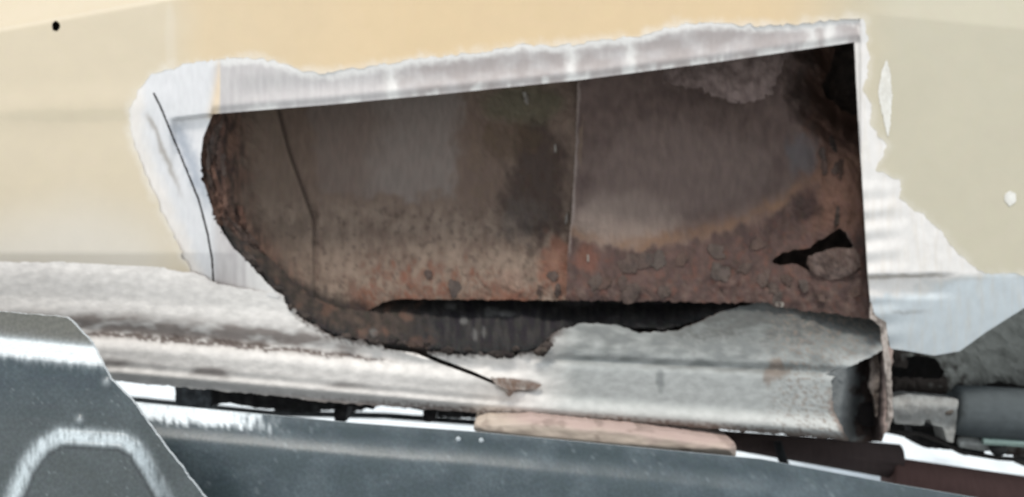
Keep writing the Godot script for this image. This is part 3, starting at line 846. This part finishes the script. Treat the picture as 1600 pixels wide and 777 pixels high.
	wa.set_meta("label", "dark crusted wheel arch edge under the white primer")
	sheet("arch_backing", car, M.dark, Rect2(1370, 180, 450, 520), 6.0, poly(V([1372,560, 1684,380, 1900,220, 2600,200, 2600,680, 1684,700, 1570,698, 1530,702, 1500,712, 1446,710, 1430,688, 1400,680, 1372,674])), flat(-0.16), mottle(lin(54, 48, 46, 0.6), lin(36, 34, 34, 0.6)), 0.02)  # dark sheet in place of the shaded hollow behind the arch
	var mount := sheet("spring_mount", car, M.crust, Rect2(1388, 606, 130, 92), 2.5, poly(V([1394,622, 1420,616, 1498,624, 1494,668, 1490,692, 1480,690, 1474,668, 1456,664, 1454,656, 1446,656, 1444,665, 1398,662]), 1.0), func(u, v): return -0.05 + 0.008 * bump(v, 636, 20) + 0.001 * nb.get_noise_2d(u, v), mottle(lin(190, 190, 186, 0.74), lin(160, 158, 154, 0.72), 0.8), 0.02)
	mount.set_meta("label", "pale grey spring mount")
	for q in [[1410, 634], [1482, 642]]:
		put("bolt_head", tube(PackedVector3Array([P(q[0], q[1], -0.05), P(q[0], q[1], -0.044), P(q[0], q[1], -0.043)]), PackedFloat32Array([0.0042, 0.0042, 0.003]), 6, 0.0, lin(120, 112, 104, 0.7)), M.crust, mount)
	sheet("mount_foot", mount, M.crust, Rect2(1494, 680, 60, 40), 2.0, poly(V([1498,684, 1522,682, 1546,692, 1548,706, 1528,704, 1500,700]), 1.0), func(u, v): return -0.062 + 0.006 * bump(v, 694.0, 8.0), mottle(lin(196, 198, 194, 0.76), lin(168, 168, 164, 0.74)), 0.004)
	put("brake_pipe", tube(PackedVector3Array([P(1376, 668, -0.07), P(1400, 676, -0.066), P(1440, 679, -0.066), P(1470, 690, -0.064), P(1500, 706, -0.066), P(1560, 716, -0.07), P(2300, 770, -0.07)]), PackedFloat32Array([0.002, 0.002, 0.002, 0.002, 0.002, 0.002, 0.002]), 10, 0.0, lin(70, 64, 60, 0.6)), M.dark, car)
	put("rubber_bush", tube(PackedVector3Array([P(1560, 700, -0.07), P(1560, 700, -0.052), P(1560, 700, -0.05)]), PackedFloat32Array([0.007, 0.007, 0.0055]), 18, 0.05, lin(48, 46, 46, 0.5)), M.dark, car)
	var dp := PackedVector3Array([P(1488, 640, -0.06), P(1494, 641, -0.06), P(1540, 645, -0.06), P(2250, 690, -0.06)])
	var damper := put("damper", tube(dp, PackedFloat32Array([0.018, 0.021, 0.0225, 0.0225]), 28, 0.0, lin(104, 110, 112, 0.66)), M.crust, car)
	put("damper_highlight", tube(PackedVector3Array([P(1536, 690, -0.05), P(2240, 736, -0.05)]), PackedFloat32Array([0.0028, 0.0028]), 12, 0.0, lin(196, 222, 212, 0.78)), M.coat, damper)  # pale green strip added as the highlight along the damper
	sheet("lower_bracket", car, M.dark, Rect2(1420, 656, 140, 60), 2.5, poly(V([1424,664, 1470,668, 1500,672, 1536,690, 1540,712, 1506,712, 1500,704, 1446,700, 1426,690]), 1.5), flat(-0.08), mottle(lin(66, 60, 58, 0.6), lin(40, 38, 38, 0.6)), 0.015)
	sheet("lower_bracket", car, M.crust, Rect2(1565, 690, 110, 50), 2.5, poly(V([1570,696, 1596,694, 1672,700, 1672,728, 1600,730, 1596,712, 1572,712]), 1.5), flat(-0.085), mottle(lin(150, 146, 140, 0.7), lin(96, 84, 78, 0.6)), 0.015)
	var pipe := put("exhaust_pipe", tube(PackedVector3Array([P(1100, 684, -0.12), P(1160, 691, -0.12), P(1300, 708, -0.12), P(1402, 722, -0.12)]), PackedFloat32Array([0.0075, 0.009, 0.0135, 0.016]), 28, 0.05, lin(104, 86, 84, 0.65)), M.rust, car)
	put("exhaust_sleeve", tube(PackedVector3Array([P(1388, 742, -0.115), P(1392, 743, -0.115), P(1500, 760, -0.115), P(2400, 890, -0.115)]), PackedFloat32Array([0.015, 0.0165, 0.0175, 0.0185]), 28, 0.05, lin(138, 106, 98, 0.68)), M.rust, pipe)
	put("pipe_hanger", tube(PackedVector3Array([P(1215, 690, -0.10), P(1222, 716, -0.10), P(1240, 756, -0.10)]), PackedFloat32Array([0.0035, 0.004, 0.004]), 10, 0.0, lin(60, 64, 68, 0.6)), M.dark, pipe)


func scale_of_rust(parent: Node, u: float, v: float, height: Callable, w: float, h: float, lean: float) -> void:
	var p := PackedVector2Array()
	for i in 11:
		var a := TAU * i / 11
		p.append((Vector2(cos(a) * w, sin(a) * h) * rng.randf_range(0.55, 1.1)).rotated(lean) + Vector2(u, v))
	var lift := rng.randf_range(0.001, 0.004) if u < 860.0 or u > 1235.0 else rng.randf_range(0.0003, 0.001)
	var face := Vector2.from_angle(lean + (PI if rng.randf() < 0.5 else 0.0))
	var a := lin(134, 98, 82, 0.7).lerp(lin(112, 96, 88, 0.68), rng.randf()) if u < 500.0 else lin(104, 80, 70, 0.66).lerp(lin(100, 87, 80, 0.66), rng.randf())
	sheet("rust_scale", parent, M.rust, Rect2(u - h - 4, v - h - 4, h * 2 + 8, h * 2 + 8), 2.5, poly(p, 2.5),
		func(x, y): return height.call(x, y) + 0.001 + lift * maxf(0.0, (Vector2(x - u, y - v) / w).dot(face) + 0.3), mottle(a, a * 0.6, 1.0), 0.0009)


# ---------------------------------------------------------------- timber under the sill

func build_timber() -> void:
	var z0 := -0.06
	var z1 := 0.018
	var a := P(744, 678, z1)
	var b := P(1150, 690, z1)
	var t := thing("timber_batten", "short pinkish beige timber batten lying under the grey end of the sill", "batten", Vector3((a.x + b.x) * 0.5, a.y - 0.02, (z0 + z1) * 0.5))
	var mid := (a.y + b.y) * 0.5 - 0.004
	var edge := V([742,660, 758,654, 830,651, 1000,668, 1147,690, 1151,700, 1149,716, 1000,708, 860,696, 752,684, 740,670])
	sheet("batten_body", t, M.wood, Rect2(728, 636, 434, 90), 2.5, poly(edge, 1.6), func(u, v): return z1 - 0.010 * pow(1.0 - ss(-2.0, 16.0, sd(edge, u, v)), 2.0) + 0.0008 * nb.get_noise_2d(u * 0.4, v),
		func(u, v):
			var n := nb.get_noise_2d(u * 0.35, v)
			var d: float = v - along(V([740,656, 830,662, 1000,684, 1151,702]), u)
			var c := lin(228, 210, 192, 0.74).lerp(lin(206, 188, 172, 0.72), clampf(0.4 + n, 0.0, 1.0))
			c = c.lerp(lin(206, 178, 170, 0.7), (1.0 - ss(-8.0, 8.0, d + 9.0 * n)) * ss(760.0, 830.0, u) * 0.8)
			return c.lerp(lin(150, 130, 118, 0.64), 0.5 * ss(0.25, 0.55, na.get_noise_2d(u * 1.6, v * 3.0))), z1 - z0)
	var post := thing("timber_post", "upright timber post standing on the ground below the beige batten", "post", Vector3(0.08, 0, -0.02))
	put("post_body", block(Vector3(0.04, 0.0, -0.05), Vector3(0.10, mid - 0.016, 0.0), 0.003, 0.0, lin(180, 158, 134, 0.6)), M.wood, post)


# ---------------------------------------------------------------- black primed repair panels in front

var long_top := PackedVector2Array([Vector2(100,612), Vector2(215,629), Vector2(560,662), Vector2(740,675), Vector2(1190,718), Vector2(1400,757), Vector2(1690,806), Vector2(2500,930)])

func z_long(u: float, v: float) -> float:
	var d := v - along(long_top, u)
	var z := 0.046 + 0.028 * ss(-14.0, 54.0, d) - 0.0025 * bump(d, 44.0, 16.0)
	return z + 0.0006 * na.get_noise_2d(u * 0.5, v * 0.5)

func c_coat(u: float, v: float) -> Color:
	var base := lin(70, 82, 88, 0.8)
	return base.lerp(lin(100, 112, 117, 0.8), clampf(0.2 + 1.2 * na.get_noise_2d(u, v) + 0.5 * nc.get_noise_2d(u, v), 0.0, 1.0) * 0.6)

func c_long(u: float, v: float) -> Color:
	var d := v - along(long_top, u)
	var c := c_coat(u, v)
	c = c.lerp(lin(170, 180, 184, 0.8), 0.25 * f_speck(u, v))
	# bright highlight painted on the shoulder at its left end, ending in scuffed streaks
	var scuff_highlight := ss(-2.0, 2.0, d) * (1.0 - ss(18.0, 30.0, d + 10.0 * nb.get_noise_2d(u * 4.0, v * 0.5))) * (1.0 - ss(350.0, 440.0, u + 60.0 * nb.get_noise_2d(u * 3.0, v * 0.6))) * clampf(1.1 + 1.0 * nb.get_noise_2d(u * 3.0, v * 0.5), 0, 1)
	c = c.lerp(lin(240, 247, 250, 0.95), clampf(scuff_highlight * 1.3, 0, 1))
	return c

var plate := PackedVector2Array([Vector2(-700,430), Vector2(0,487), Vector2(104,496), Vector2(116,506), Vector2(136,528), Vector2(150,548), Vector2(160,570), Vector2(172,592), Vector2(206,626), Vector2(246,682), Vector2(320,778), Vector2(560,1092), Vector2(640,1330), Vector2(-700,1330)])
var arch := PackedVector2Array([Vector2(-20,1020), Vector2(14,790), Vector2(38,732), Vector2(62,698), Vector2(94,680), Vector2(190,686), Vector2(214,700), Vector2(238,738), Vector2(300,850), Vector2(400,1020)])

func z_plate(u: float, v: float) -> float:
	var d := v - (528.0 + u * 0.10)
	var z := 0.084 + 0.022 * ss(-2.0, 30.0, d)
	if v > 640.0:
		z += 0.010 * ss(-12.0, 14.0, sd(arch, u, v))
	for q in [Vector2(124, 656), Vector2(166, 597)]:
		z += 0.003 * exp(-(q - Vector2(u, v)).length_squared() / 40.0)
	return z + 0.0005 * na.get_noise_2d(u, v)

func f_speck(u: float, v: float) -> float:
	return ss(0.42, 0.6, nc.get_noise_2d(u * 1.3 + 700.0, v * 1.3)) * ss(-0.1, 0.3, na.get_noise_2d(u, v + 90.0))

func c_plate(u: float, v: float) -> Color:
	var d := v - (528.0 + u * 0.10)
	var c := c_coat(u, v)
	c = c.lerp(lin(92, 96, 94, 0.75), 0.6 * ss(560.0, 700.0, v))
	c = c.lerp(lin(132, 130, 122, 0.62), 1.0 - ss(-6.0, 0.0, d))
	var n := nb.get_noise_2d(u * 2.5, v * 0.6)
	c = c.lerp(lin(244, 250, 252, 0.92), clampf(1.8 * bump(d, 13.0, 12.0) + 0.4 * n * bump(d, 24.0, 12.0), 0, 1))  # white highlight painted along the bend of the shoulder
	c = c.lerp(lin(178, 186, 188, 0.8), 0.3 * f_speck(u, v))
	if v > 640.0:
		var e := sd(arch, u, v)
		c = c.lerp(lin(222, 232, 236, 0.86), clampf(bump(e, 1.0, 11.0) * (0.9 + 0.9 * n), 0, 0.9) * (1.0 - 0.6 * ss(215.0, 260.0, u)))  # highlight painted on the sloping rim of the stamping
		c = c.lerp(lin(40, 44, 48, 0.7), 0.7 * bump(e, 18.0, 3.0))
	for q in [Vector2(124, 656), Vector2(166, 597)]:
		c = c.lerp(lin(200, 206, 208, 0.8), 0.8 * exp(-(q - Vector2(u, v - 1)).length_squared() / 30.0))
	return c

func build_repair_panels() -> void:
	var lp := thing("long_repair_panel", "long black primed steel repair panel standing across the bottom, a highlight and scuffs painted on its shoulder", "repair panel", Vector3(0, 0, 0.07))
	sheet("panel_skin", lp, M.coat, Rect2(96, 600, 1700, 680), 5.0, func(u, v): return minf(minf(v - along(long_top, u), 1264.0 + (0.07 - z_long(u, v)) * -1500.0 - v), 1e3), z_long, c_long, 0.0015, lin(190, 200, 204, 0.8))
	for q in [Vector2(716, 688), Vector2(752, 690)]:
		put("weld_pip", tube(PackedVector3Array([P(q.x, q.y, z_long(q.x, q.y) - 0.001), P(q.x, q.y - 2, z_long(q.x, q.y) + 0.0012), P(q.x, q.y - 3, z_long(q.x, q.y) + 0.002)]), PackedFloat32Array([0.0022, 0.0018, 0.0006]), 10, 0.2, lin(196, 204, 208, 0.8)), M.coat, lp)
	var rp := thing("stamped_repair_panel", "dark repair panel with a raised arch stamping and slanting cut edge, at lower left", "repair panel", Vector3(-0.3, 0, 0.1))
	sheet("panel_skin", rp, M.coat, Rect2(-176, 420, 820, 920), 3.5, func(u, v): return minf(sd(plate, u, v) + 1.4 * nb.get_noise_2d(u, v) + 0.8 * nc.get_noise_2d(u, v), 1321.0 - v), z_plate, c_plate, 0.003, lin(226, 232, 234, 0.85))
